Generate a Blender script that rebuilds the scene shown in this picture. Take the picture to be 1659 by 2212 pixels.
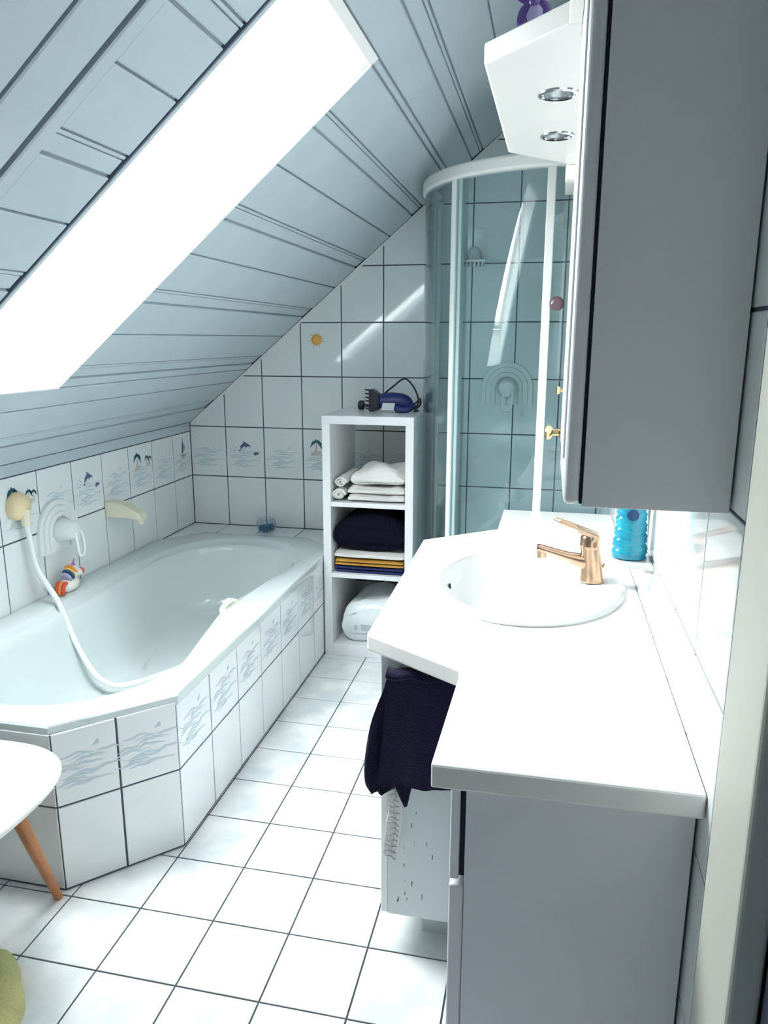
import bpy, math, random
from mathutils import Vector, Matrix
R = random.Random(7)
for o in list(bpy.data.objects): bpy.data.objects.remove(o)
scn = bpy.context.scene
COL = scn.collection

# ------------------------------------------------------------------ camera
cam_d = bpy.data.cameras.new('camera'); cam = bpy.data.objects.new('camera', cam_d); COL.objects.link(cam)
cam_d.sensor_fit = 'VERTICAL'; cam_d.sensor_height = 36.0; cam_d.lens = 36.0*1626.7/2212.0
cam_d.clip_start = .02; cam_d.clip_end = 100
YAW, PIT, ROL = -.2130, .2262, .0016
fw = Vector((math.sin(YAW)*math.cos(PIT), math.cos(YAW)*math.cos(PIT), -math.sin(PIT)))
rt = Vector((math.cos(YAW), -math.sin(YAW), 0)); up = rt.cross(fw)
r2 = rt*math.cos(ROL)+up*math.sin(ROL); u2 = up*math.cos(ROL)-rt*math.sin(ROL)
M = Matrix((r2, u2, -fw)).transposed().to_4x4(); M.translation = Vector((.7598, -1.4882, 1.4271))
cam.matrix_world = M
scn.camera = cam

# ------------------------------------------------------------------ sky, lights, exposure
world = bpy.data.worlds.new('sky'); scn.world = world; world.use_nodes = True
bg = world.node_tree.nodes['Background']
bg.inputs['Color'].default_value = (.94, .98, 1.0, 1); bg.inputs['Strength'].default_value = 49.0
vs = scn.view_settings
vs.view_transform = 'Standard'; vs.look = 'None'; vs.gamma = 1.0; vs.use_curve_mapping = False
vs.exposure = 0.0

TH = math.atan(.8386); CT, ST = math.cos(TH), math.sin(TH)
XL, XR, YB, YN = -1.071, 1.007, 2.155, -2.40
KNEE = .995                                     # height where the slope meets the left wall
def slope_z(x): return KNEE+(x-XL)*.8386
SKY_Y0, SKY_Y1, SKY_V0, SKY_V1 = .070, .614, .437, 1.746   # roof window opening in the slope
def on_slope(v, y, off=0):                      # off > 0 goes out through the roof
    return Vector((XL+v*CT-off*ST, y, KNEE+v*ST+off*CT))
WIN_OFF = .308*CT                               # window plane, measured outwards from the slope

def portal(v0, v1, y0, y1):
    ld = bpy.data.lights.new('roof_window_portal', 'AREA'); ld.shape = 'RECTANGLE'
    lo = bpy.data.objects.new('roof_window_portal', ld); COL.objects.link(lo)
    ld.size = (v1-v0)+.1; ld.size_y = (y1-y0)+.06
    e = Vector((CT, 0, ST)); n = Vector((ST, 0, -CT))       # n points into the room
    y = (-n).cross(e)
    m = Matrix((e, y, -n)).transposed().to_4x4(); m.translation = on_slope((v0+v1)/2, (y0+y1)/2, WIN_OFF+.02)
    lo.matrix_world = m; ld.cycles.is_portal = True
VW0, VW1 = .415, 1.46                            # roof window in slope coordinates of its own plane
portal(VW0, VW1, SKY_Y0, SKY_Y1)

# ------------------------------------------------------------------ materials
MATS = {}
def mat(name, col=(.8, .8, .8), rough=.5, metal=0, spec=.5, noise=None, bump=None, coat=0, trans=0, sheen=0, ior=1.5, emit=None):
    m = bpy.data.materials.new(name); m.use_nodes = True; nt = m.node_tree
    p = nt.nodes['Principled BSDF']
    p.inputs['Base Color'].default_value = (*col, 1); p.inputs['Roughness'].default_value = rough
    p.inputs['Metallic'].default_value = metal; p.inputs['Specular IOR Level'].default_value = spec
    p.inputs['Coat Weight'].default_value = coat; p.inputs['Transmission Weight'].default_value = trans
    p.inputs['IOR'].default_value = ior; p.inputs['Sheen Weight'].default_value = sheen
    tc = nt.nodes.new('ShaderNodeTexCoord')
    if noise:                                   # (scale, second colour, detail)
        n = nt.nodes.new('ShaderNodeTexNoise'); n.inputs['Scale'].default_value = noise[0]; n.inputs['Detail'].default_value = noise[2]
        geo = nt.nodes.new('ShaderNodeNewGeometry'); nt.links.new(geo.outputs['Position'], n.inputs['Vector'])
        r = nt.nodes.new('ShaderNodeValToRGB'); r.color_ramp.elements[0].position = .38; r.color_ramp.elements[1].position = .66
        r.color_ramp.elements[0].color = (*noise[1], 1); r.color_ramp.elements[1].color = (*col, 1)
        nt.links.new(n.outputs['Fac'], r.inputs['Fac']); nt.links.new(r.outputs['Color'], p.inputs['Base Color'])
    if bump:                                    # (scale, strength, distance)
        n = nt.nodes.new('ShaderNodeTexNoise'); n.inputs['Scale'].default_value = bump[0]; n.inputs['Detail'].default_value = 3
        nt.links.new(tc.outputs['Object'], n.inputs['Vector'])
        b = nt.nodes.new('ShaderNodeBump'); b.inputs['Strength'].default_value = bump[1]; b.inputs['Distance'].default_value = bump[2]
        nt.links.new(n.outputs['Fac'], b.inputs['Height']); nt.links.new(b.outputs['Normal'], p.inputs['Normal'])
    MATS[name] = m; return m
def glass(name, tint, refl=1.0, rough=0.0):
    m = bpy.data.materials.new(name); m.use_nodes = True; nt = m.node_tree
    for n in list(nt.nodes): nt.nodes.remove(n)
    out = nt.nodes.new('ShaderNodeOutputMaterial'); mx = nt.nodes.new('ShaderNodeMixShader')
    t = nt.nodes.new('ShaderNodeBsdfTransparent'); t.inputs['Color'].default_value = (*tint, 1)
    g = nt.nodes.new('ShaderNodeBsdfGlossy'); g.inputs['Roughness'].default_value = rough
    geo = nt.nodes.new('ShaderNodeNewGeometry'); dt = nt.nodes.new('ShaderNodeVectorMath'); dt.operation = 'DOT_PRODUCT'
    nt.links.new(geo.outputs['Incoming'], dt.inputs[0]); nt.links.new(geo.outputs['Normal'], dt.inputs[1])
    def mth(op, a, b):                          # Schlick reflectance, the same for both faces of the pane
        q = nt.nodes.new('ShaderNodeMath'); q.operation = op; q.use_clamp = op == 'MULTIPLY'
        for i, w in enumerate((a, b)):
            if isinstance(w, (int, float)): q.inputs[i].default_value = w
            elif w is not None: nt.links.new(w, q.inputs[i])
        return q.outputs[0]
    ab = mth('ABSOLUTE', dt.outputs['Value'], None); om = mth('SUBTRACT', 1.0, ab); pw = mth('POWER', om, 5.0)
    nt.links.new(mth('MULTIPLY', mth('ADD', mth('MULTIPLY', pw, .96), .04), refl), mx.inputs[0])
    nt.links.new(t.outputs[0], mx.inputs[1]); nt.links.new(g.outputs[0], mx.inputs[2]); nt.links.new(mx.outputs[0], out.inputs[0])
    MATS[name] = m; return m

mat('wall_tile', (.86, .89, .885), .05, ior=1.75, noise=(2.5, (.83, .87, .87), 2))
mat('floor_tile', (.88, .88, .87), .16, noise=(7, (.64, .69, .70), 6))
mat('grout', (.085, .10, .145), .8)
mat('floor_grout', (.06, .065, .08), .8)
mat('plaster', (.80, .81, .81), .8)
mat('board', (.50, .58, .62), .38, noise=(6, (.475, .555, .60), 3))
mat('board_gap', (.30, .36, .41), .8)
mat('groove_shade', (.10, .13, .19), .7)  # shade of the ceiling joints put into the colour
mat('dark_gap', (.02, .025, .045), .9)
mat('reveal', (.90, .90, .88), .4)
mat('window_frame', (.88, .88, .86), .35)
mat('acrylic', (.65, .715, .71), .08, coat=.3)
mat('laminate', (.84, .85, .86), .28)
mat('canopy_white', (.79, .77, .73), .3)
mat('laminate_white', (.90, .88, .85), .25)
mat('cabinet_grey', (.84, .85, .88), .32)
mat('green_white', (.66, .72, .72), .4, noise=(3, (.62, .69, .69), 3))
mat('chip', (.12, .12, .12), .8)
mat('ceramic', (.69, .69, .685), .04, coat=.4)
mat('copper', (.66, .44, .30), .2, metal=1)
mat('brass', (.66, .50, .28), .2, metal=1)
mat('chrome', (.75, .76, .78), .12, metal=1)
mat('cream', (.82, .77, .60), .3)
mat('cream_warm', (.85, .68, .42), .3)
mat('plastic_white', (.84, .87, .86), .22)
mat('rail_white', (.86, .87, .84), .3)
glass('shower_glass', (.90, .965, .975), 1.15)
glass('window_glass', (.97, .98, .98), 1.0)
glass('clear_glass', (.92, .96, .97), 1.2)
mat('mirror', (.9, .92, .93), .01, metal=1)
mat('towel_white', (.82, .80, .76), .95, bump=(260, .8, .004), sheen=.3)
mat('towel_dark', (.006, .006, .016), .95, spec=.1, bump=(300, .8, .004))
mat('towel_navy', (.009, .008, .032), .95, spec=.1, sheen=.12, bump=(320, .9, .004))
mat('towel_blue', (.02, .03, .13), .95, bump=(260, .8, .004))
mat('towel_mustard', (.58, .31, .055), .95, bump=(260, .8, .004))
mat('towel_yellow', (.62, .58, .26), .95, noise=(8, (.42, .45, .20), 4), bump=(120, .9, .006))
mat('film_white', (.80, .86, .87), .2, bump=(40, .5, .004))
mat('print_grey', (.45, .52, .55), .5)
mat('wave_blue', (.55, .68, .75), .15)
mat('wave_grey', (.61, .70, .72), .15)
mat('print_navy', (.10, .16, .27), .2)
mat('print_green', (.03, .13, .16), .2)
mat('print_sand', (.62, .55, .47), .3)
mat('print_trunk', (.45, .38, .36), .3)
mat('sun_orange', (.85, .47, .10), .3)
mat('sun_brown', (.55, .28, .08), .3)
mat('navy_plastic', (.012, .022, .13), .35)
mat('black_plastic', (.010, .011, .025), .4)
mat('label_paper', (.75, .80, .85), .5)
mat('turquoise', (.02, .34, .46), .12, noise=(30, (.015, .25, .38), 2), coat=.3)
mat('cap_blue', (.01, .06, .16), .25)
mat('blue_gravel', (.01, .12, .32), .3)
mat('wood_leg', (.50, .20, .075), .4, noise=(30, (.40, .15, .05), 4))
mat('seat_white', (.90, .90, .88), .3)
mat('purple_glass', (.12, .07, .30), .05, coat=.6)
mat('lilac_glass', (.45, .40, .68), .06, coat=.6)
mat('toy_white', (.86, .84, .78), .3)
mat('toy_red', (.60, .07, .03), .4)
mat('toy_orange', (.75, .25, .04), .4)
mat('toy_yellow', (.85, .60, .12), .4)
mat('toy_blue', (.03, .07, .20), .4)
mat('toy_lilac', (.42, .40, .60), .4)
mat('toy_purple', (.33, .12, .33), .4)
mat('jamb', (.54, .54, .47), .5)
mat('door_dark', (.16, .16, .24), .5)
mat('robe_blue', (.04, .10, .20), .9)
mat('stripe_dark', (.30, .33, .36), .9)
mat('knob_red', (.13, .08, .09), .25)

# ------------------------------------------------------------------ geometry helpers
WLOC = {}
def link(o, parent=None, w=None):
    COL.objects.link(o)
    if parent: o.parent = parent
    return o
def tag(o, label=None, cat=None, group=None, kind=None):
    if label: o['label'] = label
    if cat: o['category'] = cat
    if group: o['group'] = group
    if kind: o['kind'] = kind
    return o
def empty(name, loc, label=None, cat=None, group=None, kind=None):
    o = bpy.data.objects.new(name, None); o.location = loc; o.empty_display_size = .05
    COL.objects.link(o); WLOC[o.name] = Vector(loc); return tag(o, label, cat, group, kind)

class G:
    def __init__(s): s.v = []; s.f = []; s.mi = []
    def add(s, vs, fs):
        b = len(s.v); s.v += [Vector(p) for p in vs]; s.f += [tuple(i+b for i in f) for f in fs]; return s
    def box(s, x0, x1, y0, y1, z0, z1):
        vs = [(x, y, z) for z in (z0, z1) for y in (y0, y1) for x in (x0, x1)]
        return s.add(vs, [(0, 2, 3, 1), (4, 5, 7, 6), (0, 1, 5, 4), (2, 6, 7, 3), (0, 4, 6, 2), (1, 3, 7, 5)])
    def prism(s, poly, z0, z1):                 # poly counter-clockwise in xy
        n = len(poly)
        return s.add([(x, y, z0) for x, y in poly]+[(x, y, z1) for x, y in poly],
              [tuple(range(n-1, -1, -1)), tuple(range(n, 2*n))]+[(i, (i+1) % n, (i+1) % n+n, i+n) for i in range(n)])
    def prism_f(s, poly, O, u, v, n, t0, t1):   # poly in (u,v), extruded along n
        k = len(s.v); s.prism(poly, t0, t1)
        O, u, v, n = map(Vector, (O, u, v, n))
        for i in range(k, len(s.v)):
            p = s.v[i]; s.v[i] = O+u*p.x+v*p.y+n*p.z
        return s
    def loft(s, rings, cap0=True, cap1=True, closed=True):
        n = len(rings[0]); vs = [p for r in rings for p in r]; fs = []
        for i in range(len(rings)-1):
            for j in range(n if closed else n-1):
                k = (j+1) % n; fs.append((i*n+j, i*n+k, (i+1)*n+k, (i+1)*n+j))
        if cap0: fs.append(tuple(range(n-1, -1, -1)))
        if cap1: fs.append(tuple(range((len(rings)-1)*n, len(rings)*n)))
        return s.add(vs, fs)
    def tube(s, pts, r, seg=10, caps=True, flat=None):
        pts = [Vector(p) for p in pts]; n = len(pts)
        rs = r if isinstance(r, (list, tuple)) else [r]*n
        t0 = (pts[1]-pts[0]).normalized(); a = Vector((0, 0, 1)) if abs(t0.z) < .9 else Vector((1, 0, 0))
        nx = t0.cross(a).normalized(); rings = []
        for i, p in enumerate(pts):
            t = (pts[min(i+1, n-1)]-pts[max(i-1, 0)]).normalized()
            nx = (nx-t*nx.dot(t)).normalized(); ny = t.cross(nx)
            k = flat or (1, 1)
            rings.append([p+(nx*math.cos(2*math.pi*j/seg)*k[0]+ny*math.sin(2*math.pi*j/seg)*k[1])*rs[i] for j in range(seg)])
        return s.loft(rings, caps, caps)
    def lathe(s, prof, c, seg=24, sx=1, sy=1, axis='z', cap0=True, cap1=True):
        rings = []
        for r, h in prof:
            ring = []
            for j in range(seg):
                a = 2*math.pi*j/seg; p = (r*math.cos(a)*sx, r*math.sin(a)*sy, h)
                if axis == 'x': p = (p[2], p[0], p[1])
                if axis == 'y': p = (p[0], -p[2], p[1])
                ring.append((c[0]+p[0], c[1]+p[1], c[2]+p[2]))
            rings.append(ring)
        return s.loft(rings, cap0, cap1)
    def ball(s, c, r, seg=16, rg=10):
        r = r if isinstance(r, (list, tuple)) else (r, r, r)
        rings = []
        for i in range(1, rg):
            ph = math.pi*i/rg-math.pi/2
            rings.append([(c[0]+r[0]*math.cos(ph)*math.cos(2*math.pi*j/seg), c[1]+r[1]*math.cos(ph)*math.sin(2*math.pi*j/seg), c[2]+r[2]*math.sin(ph)) for j in range(seg)])
        return s.loft(rings)
    def xf(s, fn): s.v = [Vector(fn(p)) for p in s.v]; return s
    def build(s, name, m, parent=None, smooth=None, bevel=0, seg=2, kind=None):
        base = Vector((0, 0, 0)); q = parent
        while q: base = base+Vector(q.location); q = q.parent
        me = bpy.data.meshes.new(name); me.from_pydata([tuple(p-base) for p in s.v], [], s.f); me.update()
        me.materials.append(MATS[m])
        if smooth is not None:
            me.polygons.foreach_set('use_smooth', [True]*len(me.polygons)); me.set_sharp_from_angle(angle=math.radians(smooth))
        o = bpy.data.objects.new(name, me); COL.objects.link(o)
        if parent: o.parent = parent
        if bevel:
            b = o.modifiers.new('bevel', 'BEVEL'); b.width = bevel; b.segments = seg; b.limit_method = 'ANGLE'; b.angle_limit = math.radians(40)
        if kind: o['kind'] = kind
        return o
def spline(pts, n=8, closed=False):
    P = [Vector(p) for p in pts]; out = []; N = len(P)
    rng = range(N) if closed else range(N-1)
    for i in rng:
        if closed: a, b, c, d = P[(i-1) % N], P[i], P[(i+1) % N], P[(i+2) % N]
        else: a, b, c, d = P[max(i-1, 0)], P[i], P[i+1], P[min(i+2, N-1)]
        for k in range(n):
            t = k/n
            out.append(.5*((2*b)+(c-a)*t+(2*a-5*b+4*c-d)*t*t+(3*b-a-3*c+d)*t**3))
    if not closed: out.append(P[-1])
    return out
def clip(poly, a, b, c):                        # keep a*x+b*y <= c
    out = []
    for i in range(len(poly)):
        p, q = poly[i], poly[(i+1) % len(poly)]
        dp, dq = a*p[0]+b*p[1]-c, a*q[0]+b*q[1]-c
        if dp <= 0: out.append(p)
        if dp*dq < 0:
            t = dp/(dp-dq); out.append((p[0]+(q[0]-p[0])*t, p[1]+(q[1]-p[1])*t))
    return out
def clean(poly):
    out = []
    for p in poly:
        if not out or math.dist(p, out[-1]) > 1e-4: out.append(p)
    if len(out) > 1 and math.dist(out[0], out[-1]) < 1e-4: out.pop()
    return out
def area(poly): return .5*sum(poly[i][0]*poly[(i+1) % len(poly)][1]-poly[(i+1) % len(poly)][0]*poly[i][1] for i in range(len(poly)))
def inset(poly, d):
    n = len(poly); out = []
    for i in range(n):
        p0, p1, p2 = Vector(poly[i-1]), Vector(poly[i]), Vector(poly[(i+1) % n])
        e1, e2 = (p1-p0).normalized(), (p2-p1).normalized()
        n1, n2 = Vector((-e1.y, e1.x)), Vector((-e2.y, e2.x))
        k = 1+n1.dot(n2); k = max(k, .3)
        q = p1+(n1+n2)*d/k; out.append((q.x, q.y))
    return out
MESH = {}
def slab_mesh(name, poly, t0, t1, ch, m):
    key = (name, m, t0, t1, ch, tuple((round(x, 4), round(y, 4)) for x, y in poly))
    if key in MESH: return MESH[key]
    n = len(poly); ip = inset(poly, ch)
    vs = [(x, y, t0) for x, y in poly]+[(x, y, t1-ch*.6) for x, y in poly]+[(x, y, t1) for x, y in ip]
    fs = [tuple(range(2*n, 3*n))]
    for r in (0, 1):
        fs += [(r*n+i, r*n+(i+1) % n, (r+1)*n+(i+1) % n, (r+1)*n+i) for i in range(n)]
    me = bpy.data.meshes.new(name); me.from_pydata(vs, [], fs); me.update(); me.materials.append(MATS[m])
    MESH[key] = me; return me
def slab(name, poly, O, u, v, n, parent, m, t0=-.006, t1=0, ch=.0015, tilt=0, base=Vector((0, 0, 0))):
    """one tile or board: polygon in (u,v) about the plane through O with normal n"""
    poly = clean(poly)
    if len(poly) < 3 or area(poly) < 2e-4: return None
    cx = (min(p[0] for p in poly)+max(p[0] for p in poly))/2; cy = (min(p[1] for p in poly)+max(p[1] for p in poly))/2
    me = slab_mesh(name, [(x-cx, y-cy) for x, y in poly], t0, t1, ch, m)
    o = bpy.data.objects.new(name, me); COL.objects.link(o); o.parent = parent
    O, u, v, n = map(Vector, (O, u, v, n))
    o.location = O+u*cx+v*cy-base
    rot = Matrix((u, v, n)).transposed()
    if tilt: rot = rot @ Matrix.Rotation(R.gauss(0, tilt), 3, 'X') @ Matrix.Rotation(R.gauss(0, tilt), 3, 'Y')
    o.rotation_euler = rot.to_euler(); return o
def field(name, us, vs_, O, u, v, n, parent, m, gap, clips=(), tilt=0, deco=None, base=Vector((0, 0, 0)), **kw):
    for j in range(len(vs_)-1):
        for i in range(len(us)-1):
            g = gap/2; poly = [(us[i]+g, vs_[j]+g), (us[i+1]-g, vs_[j]+g), (us[i+1]-g, vs_[j+1]-g), (us[i]+g, vs_[j+1]-g)]
            if us[i+1]-us[i] < .012 or vs_[j+1]-vs_[j] < .012: continue
            for c in clips: poly = clip(poly, *c) if poly else poly
            if len(poly) < 3: continue
            o = slab(name, poly, O, u, v, n, parent, m, tilt=tilt, base=base, **kw)
            if o and deco: deco(o, i, j, us[i+1]-us[i], vs_[j+1]-vs_[j])
def lines(start, step, lo, hi):
    k0 = math.ceil((lo-start)/step-1e-6); xs = []
    x = start+k0*step
    while x < hi-1e-6:
        if x > lo+1e-6: xs.append(x)
        x += step
    return [lo]+xs+[hi]
X, Y, Z = Vector((1, 0, 0)), Vector((0, 1, 0)), Vector((0, 0, 1))
TW, THT = .2098, .2614

# ------------------------------------------------------------------ tile prints (flat decoration on the glaze)
def strip(g, pts, w, z=.0005):
    n = len(pts); vs = []; fs = []
    for i, p in enumerate(pts):
        a, b = pts[max(i-1, 0)], pts[min(i+1, n-1)]
        t = Vector((b[0]-a[0], b[1]-a[1])).normalized(); q = Vector((-t.y, t.x))*(w*math.sin(math.pi*(i+.35)/(n-.3))*.5)
        vs += [(p[0]-q.x, p[1]-q.y, z), (p[0]+q.x, p[1]+q.y, z)]
    for i in range(n-1): fs.append((2*i, 2*i+2, 2*i+3, 2*i+1))
    g.add(vs, fs)
def flat(g, pts, z=.0006): g.add([(x, y, z) for x, y in pts], [tuple(range(len(pts)))])
PM = {}
def print_mesh(key, fn, m):
    if key not in PM:
        g = G(); fn(g); me = bpy.data.meshes.new(key); me.from_pydata([tuple(p) for p in g.v], [], g.f); me.update()
        me.materials.append(MATS[m]); PM[key] = me
    return PM[key]
def put_print(tile, name, key, fn, m, off=(0, 0), sc=1):
    o = bpy.data.objects.new(name, print_mesh(key, fn, m)); COL.objects.link(o); o.parent = tile
    o.location = (off[0], off[1], 0); o.scale = (sc, sc, 1); return o
def waves_a(g):
    rr = random.Random(3)
    for k in range(9):
        y = -.052+.0095*k+rr.uniform(-.003, .003); x0 = rr.uniform(-.097, -.03); x1 = x0+rr.uniform(.06, .11); x1 = min(x1, .098)
        lift = .012*math.exp(-((k-6)/3)**2); ph = rr.uniform(0, 6)
        pts = [(x0+(x1-x0)*i/10, y+lift*math.sin(math.pi*i/10)+.0025*math.sin(ph+i*1.1)) for i in range(11)]
        strip(g, pts, rr.uniform(.004, .007), .0005+.00002*k)
    flat(g, [(.018, .043), (.036, .047), (.034, .060), (.028, .054)], .0009)
def waves_b(g):
    rr = random.Random(11)
    for k in range(8):
        y = -.056+.011*k+rr.uniform(-.003, .003); x0 = rr.uniform(-.09, .02); x1 = min(x0+rr.uniform(.05, .1), .098); ph = rr.uniform(0, 6)
        pts = [(x0+(x1-x0)*i/10, y+.008*math.sin(math.pi*i/10)+.002*math.sin(ph+i*1.3)) for i in range(11)]
        strip(g, pts, rr.uniform(.003, .006), .0008+.00002*k)
def dolphin(g):
    flat(g, [(-.030, .000), (-.024, .006), (-.019, .024), (-.008, .034), (.006, .035), (.020, .026), (.030, .021), (.022, .020), (.008, .019), (-.006, .018), (-.016, .008), (-.022, -.004)])
    flat(g, [(-.004, .034), (-.012, .044), (.006, .036)], .0007)
    flat(g, [(.004, .019), (.002, .008), (.010, .018)], .0007)
    flat(g, [(.034, -.012), (.044, -.005), (.056, -.004), (.066, -.011), (.054, -.016), (.044, -.020)], .0006)
    for dx, dy in ((-.06, .010), (-.052, .022), (-.047, .006), (-.063, -.002), (-.05, -.004), (-.042, .015)):
        flat(g, [(dx-.0022, dy), (dx, dy-.0022), (dx+.0022, dy), (dx, dy+.0022)])
def frond_set(g, c, s):
    for a, l in ((170, .034), (140, .036), (105, .030), (60, .034), (25, .036), (-10, .034)):
        a = math.radians(a); pts = []
        for i in range(6):
            t = i/5; pts.append((c[0]+math.cos(a)*l*s*t, c[1]+math.sin(a)*l*s*t-.030*s*t*t*(1.1 if abs(math.cos(a)) > .5 else .5)))
        strip(g, pts, .010*s, .0008)
def palms_green(g): frond_set(g, (-.032, .052), 1.0); frond_set(g, (.052, .036), .62); frond_set(g, (.079, .032), .5)
def palms_trunk(g):
    strip(g, [(-.036, .0), (-.034, .02), (-.032, .05)], .008, .0007); strip(g, [(.052, .004), (.052, .036)], .006, .0007); strip(g, [(.077, .004), (.079, .032)], .005, .0007)
def palms_sand(g):
    flat(g, [(-.066, -.018), (-.060, -.004), (-.046, .008), (-.030, .010), (-.014, .002), (-.004, -.010), (-.030, -.016)])
    flat(g, [(.036, -.004), (.046, .006), (.066, .008), (.086, .002), (.07, -.010), (.05, -.011)])
def boat(g):
    flat(g, [(-.010, .0), (-.004, .045), (.006, .085), (.010, .040), (.006, .002)]); flat(g, [(.012, .004), (.026, .030), (.014, .060)])
    flat(g, [(-.018, -.006), (.030, -.004), (.020, -.022), (-.010, -.020)])
def sun_core(g): flat(g, [(.026*math.cos(2*math.pi*i/20), .026*math.sin(2*math.pi*i/20)) for i in range(20)], .0010)
def sun_inner(g): strip(g, [(.0215*math.cos(2*math.pi*i/24), .0215*math.sin(2*math.pi*i/24)) for i in range(24)], .003, .0013)
def sun_rays(g):
    for i in range(14):
        a = 2*math.pi*i/14+.1; l = .046 if i % 2 else .038; w = .10
        flat(g, [(.024*math.cos(a-w), .024*math.sin(a-w)), (.024*math.cos(a+w), .024*math.sin(a+w)), (l*math.cos(a+.12), l*math.sin(a+.12))], .0009)
def deco_waves(t, dy=-.02):
    put_print(t, 'wave_print', 'wave_print_blue', waves_a, 'wave_blue', (0, dy)); put_print(t, 'wave_print', 'wave_print_grey', waves_b, 'wave_grey', (0, dy))
def deco_fig(t, kind):
    if kind == 'dolphin': put_print(t, 'dolphin_print', 'dolphin_print', dolphin, 'print_navy', (.0, .008), 1.2)
    if kind == 'palm':
        put_print(t, 'palm_print', 'palm_print', palms_green, 'print_green', (0, .012)); put_print(t, 'palm_trunk_print', 'palm_trunk_print', palms_trunk, 'print_trunk', (0, .012))
        put_print(t, 'island_print', 'island_print', palms_sand, 'print_sand', (0, .012))
    if kind == 'boat': put_print(t, 'sailboat_print', 'sailboat_print', boat, 'print_navy', (.0, .012))

# ------------------------------------------------------------------ the room
GR = .003        # grout sits this far behind the glaze
floor = G().box(XL-.1, XR+.3, YN, YB+.1, -.08, -GR).build('floor', 'floor_grout', kind='structure')
field('tile', lines(0, .2, XL, XR+.25), lines(0, .2, -1.6, YB), (0, 0, 0), X, Y, Z, floor, 'floor_tile', .0045, tilt=.0012, t0=-.008, ch=.001)
for t in (G().box(XL, XR+.25, YN, -1.602, -GR, 0),): t.build('front_tiles', 'floor_tile', floor)

wb = G().prism_f([(XL-.1, -.08), (XR+.1, -.08), (XR+.1, slope_z(XR)+.1), (XL-.1, KNEE-.05)], (0, YB+GR, 0), X, Z, -Y, -.1, 0).build('wall_back', 'grout', kind='structure')
bx = lines(.5972, TW, XL, XR); bz = lines(.9809, THT, 0, 2.74)
i_v1 = min(range(len(bx)), key=lambda i: abs(bx[i]-(.5972-7*TW))); j_r = min(range(len(bz)), key=lambda j: abs(bz[j]-(.9809-THT)))
def deco_back(t, i, j, w, h):
    if j == j_r and i < i_v1+5:
        deco_waves(t)
        k = i-i_v1
        if k == 0: deco_fig(t, 'dolphin')
        if k == 2: deco_fig(t, 'palm')
    if j == j_r+2 and i == i_v1+2:
        for nm, key, fn, m in (('sun_print', 'sun_core', sun_core, 'sun_orange'), ('sun_ray_print', 'sun_rays', sun_rays, 'sun_brown'), ('sun_ring_print', 'sun_ring', sun_inner, 'sun_brown')):
            put_print(t, nm, key, fn, m, (-.021, .049))
field('tile', bx, bz, (0, YB, 0), X, Z, -Y, wb, 'wall_tile', .0055, clips=[(-.8386, 1, KNEE-XL*.8386-.006)], tilt=.0035, deco=deco_back)

wl = G().box(XL-.1, XL-GR, YN, YB+.1, -.08, KNEE+.03).build('wall_left', 'grout', kind='structure')
ly = lines(1.963, TW, .013, YB); lz = [.458, .7195, .953]
order = {0: 'boat', 2: 'palm', 4: 'dolphin', 6: 'palm'}
def deco_left(t, i, j, w, h):
    if j == 1:
        deco_waves(t)
        k = len(ly)-2-i
        if k in order: deco_fig(t, order[k])
field('tile', ly, lz, (XL, 0, 0), Y, Z, X, wl, 'wall_tile', .0055, tilt=.0025, deco=deco_left)
G().box(XL-.02, XL+.001, .013, YB-.002, .955, .9975).build('cover_strip', 'board', wl, bevel=.002)
G().box(XL-.02, XL+.001, YN, .010, 0, .992).build('plaster_panel', 'plaster', wl)

RY0 = -.585      # tiles end at the door frame
wr = G().box(XR+GR, XR+.12, RY0, YB+.1, -.08, 2.9).build('wall_right', 'grout', kind='structure')
ry = lines(.5006, TW, -YB, -RY0); rz = lines(.9407, THT, 0, 2.74)
field('tile', ry, rz, (XR, 0, 0), -Y, Z, -X, wr, 'wall_tile', .0055, clips=[(0, 1, 2.72)], tilt=.0012)
G().box(XR, XR+.12, YN, -1.62, -.08, 2.9).build('plaster_panel', 'plaster', wr)
G().box(XR, XR+.12, -1.62, RY0, 2.12, 2.9).build('plaster_panel', 'plaster', wr)
wn = G().box(XL-.1, XR+.3, YN-.1, YN, -.08, 2.95).build('wall_front', 'plaster', kind='structure')

g = G(); q0, q1 = Vector((XL+.004, 0, slope_z(XL+.004)-.001)), Vector((XR, 0, slope_z(XR)-.001)); e_ = (q1-q0).normalized(); n_ = Vector((e_.z, 0, -e_.x)); L_ = (q1-q0).length
g.prism_f([(0, 0), (L_, 0), (L_, .010), (0, .010)], (q0.x, YB-.001, q0.z), e_, n_, e_.cross(n_), -.001, .010) if e_.cross(n_).y > 0 else g.prism_f([(0, 0), (L_, 0), (L_, .010), (0, .010)], (q0.x, YB-.001, q0.z), e_, n_, e_.cross(n_), 0, .009)
g.build('cover_strip', 'window_frame', wb)
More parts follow.
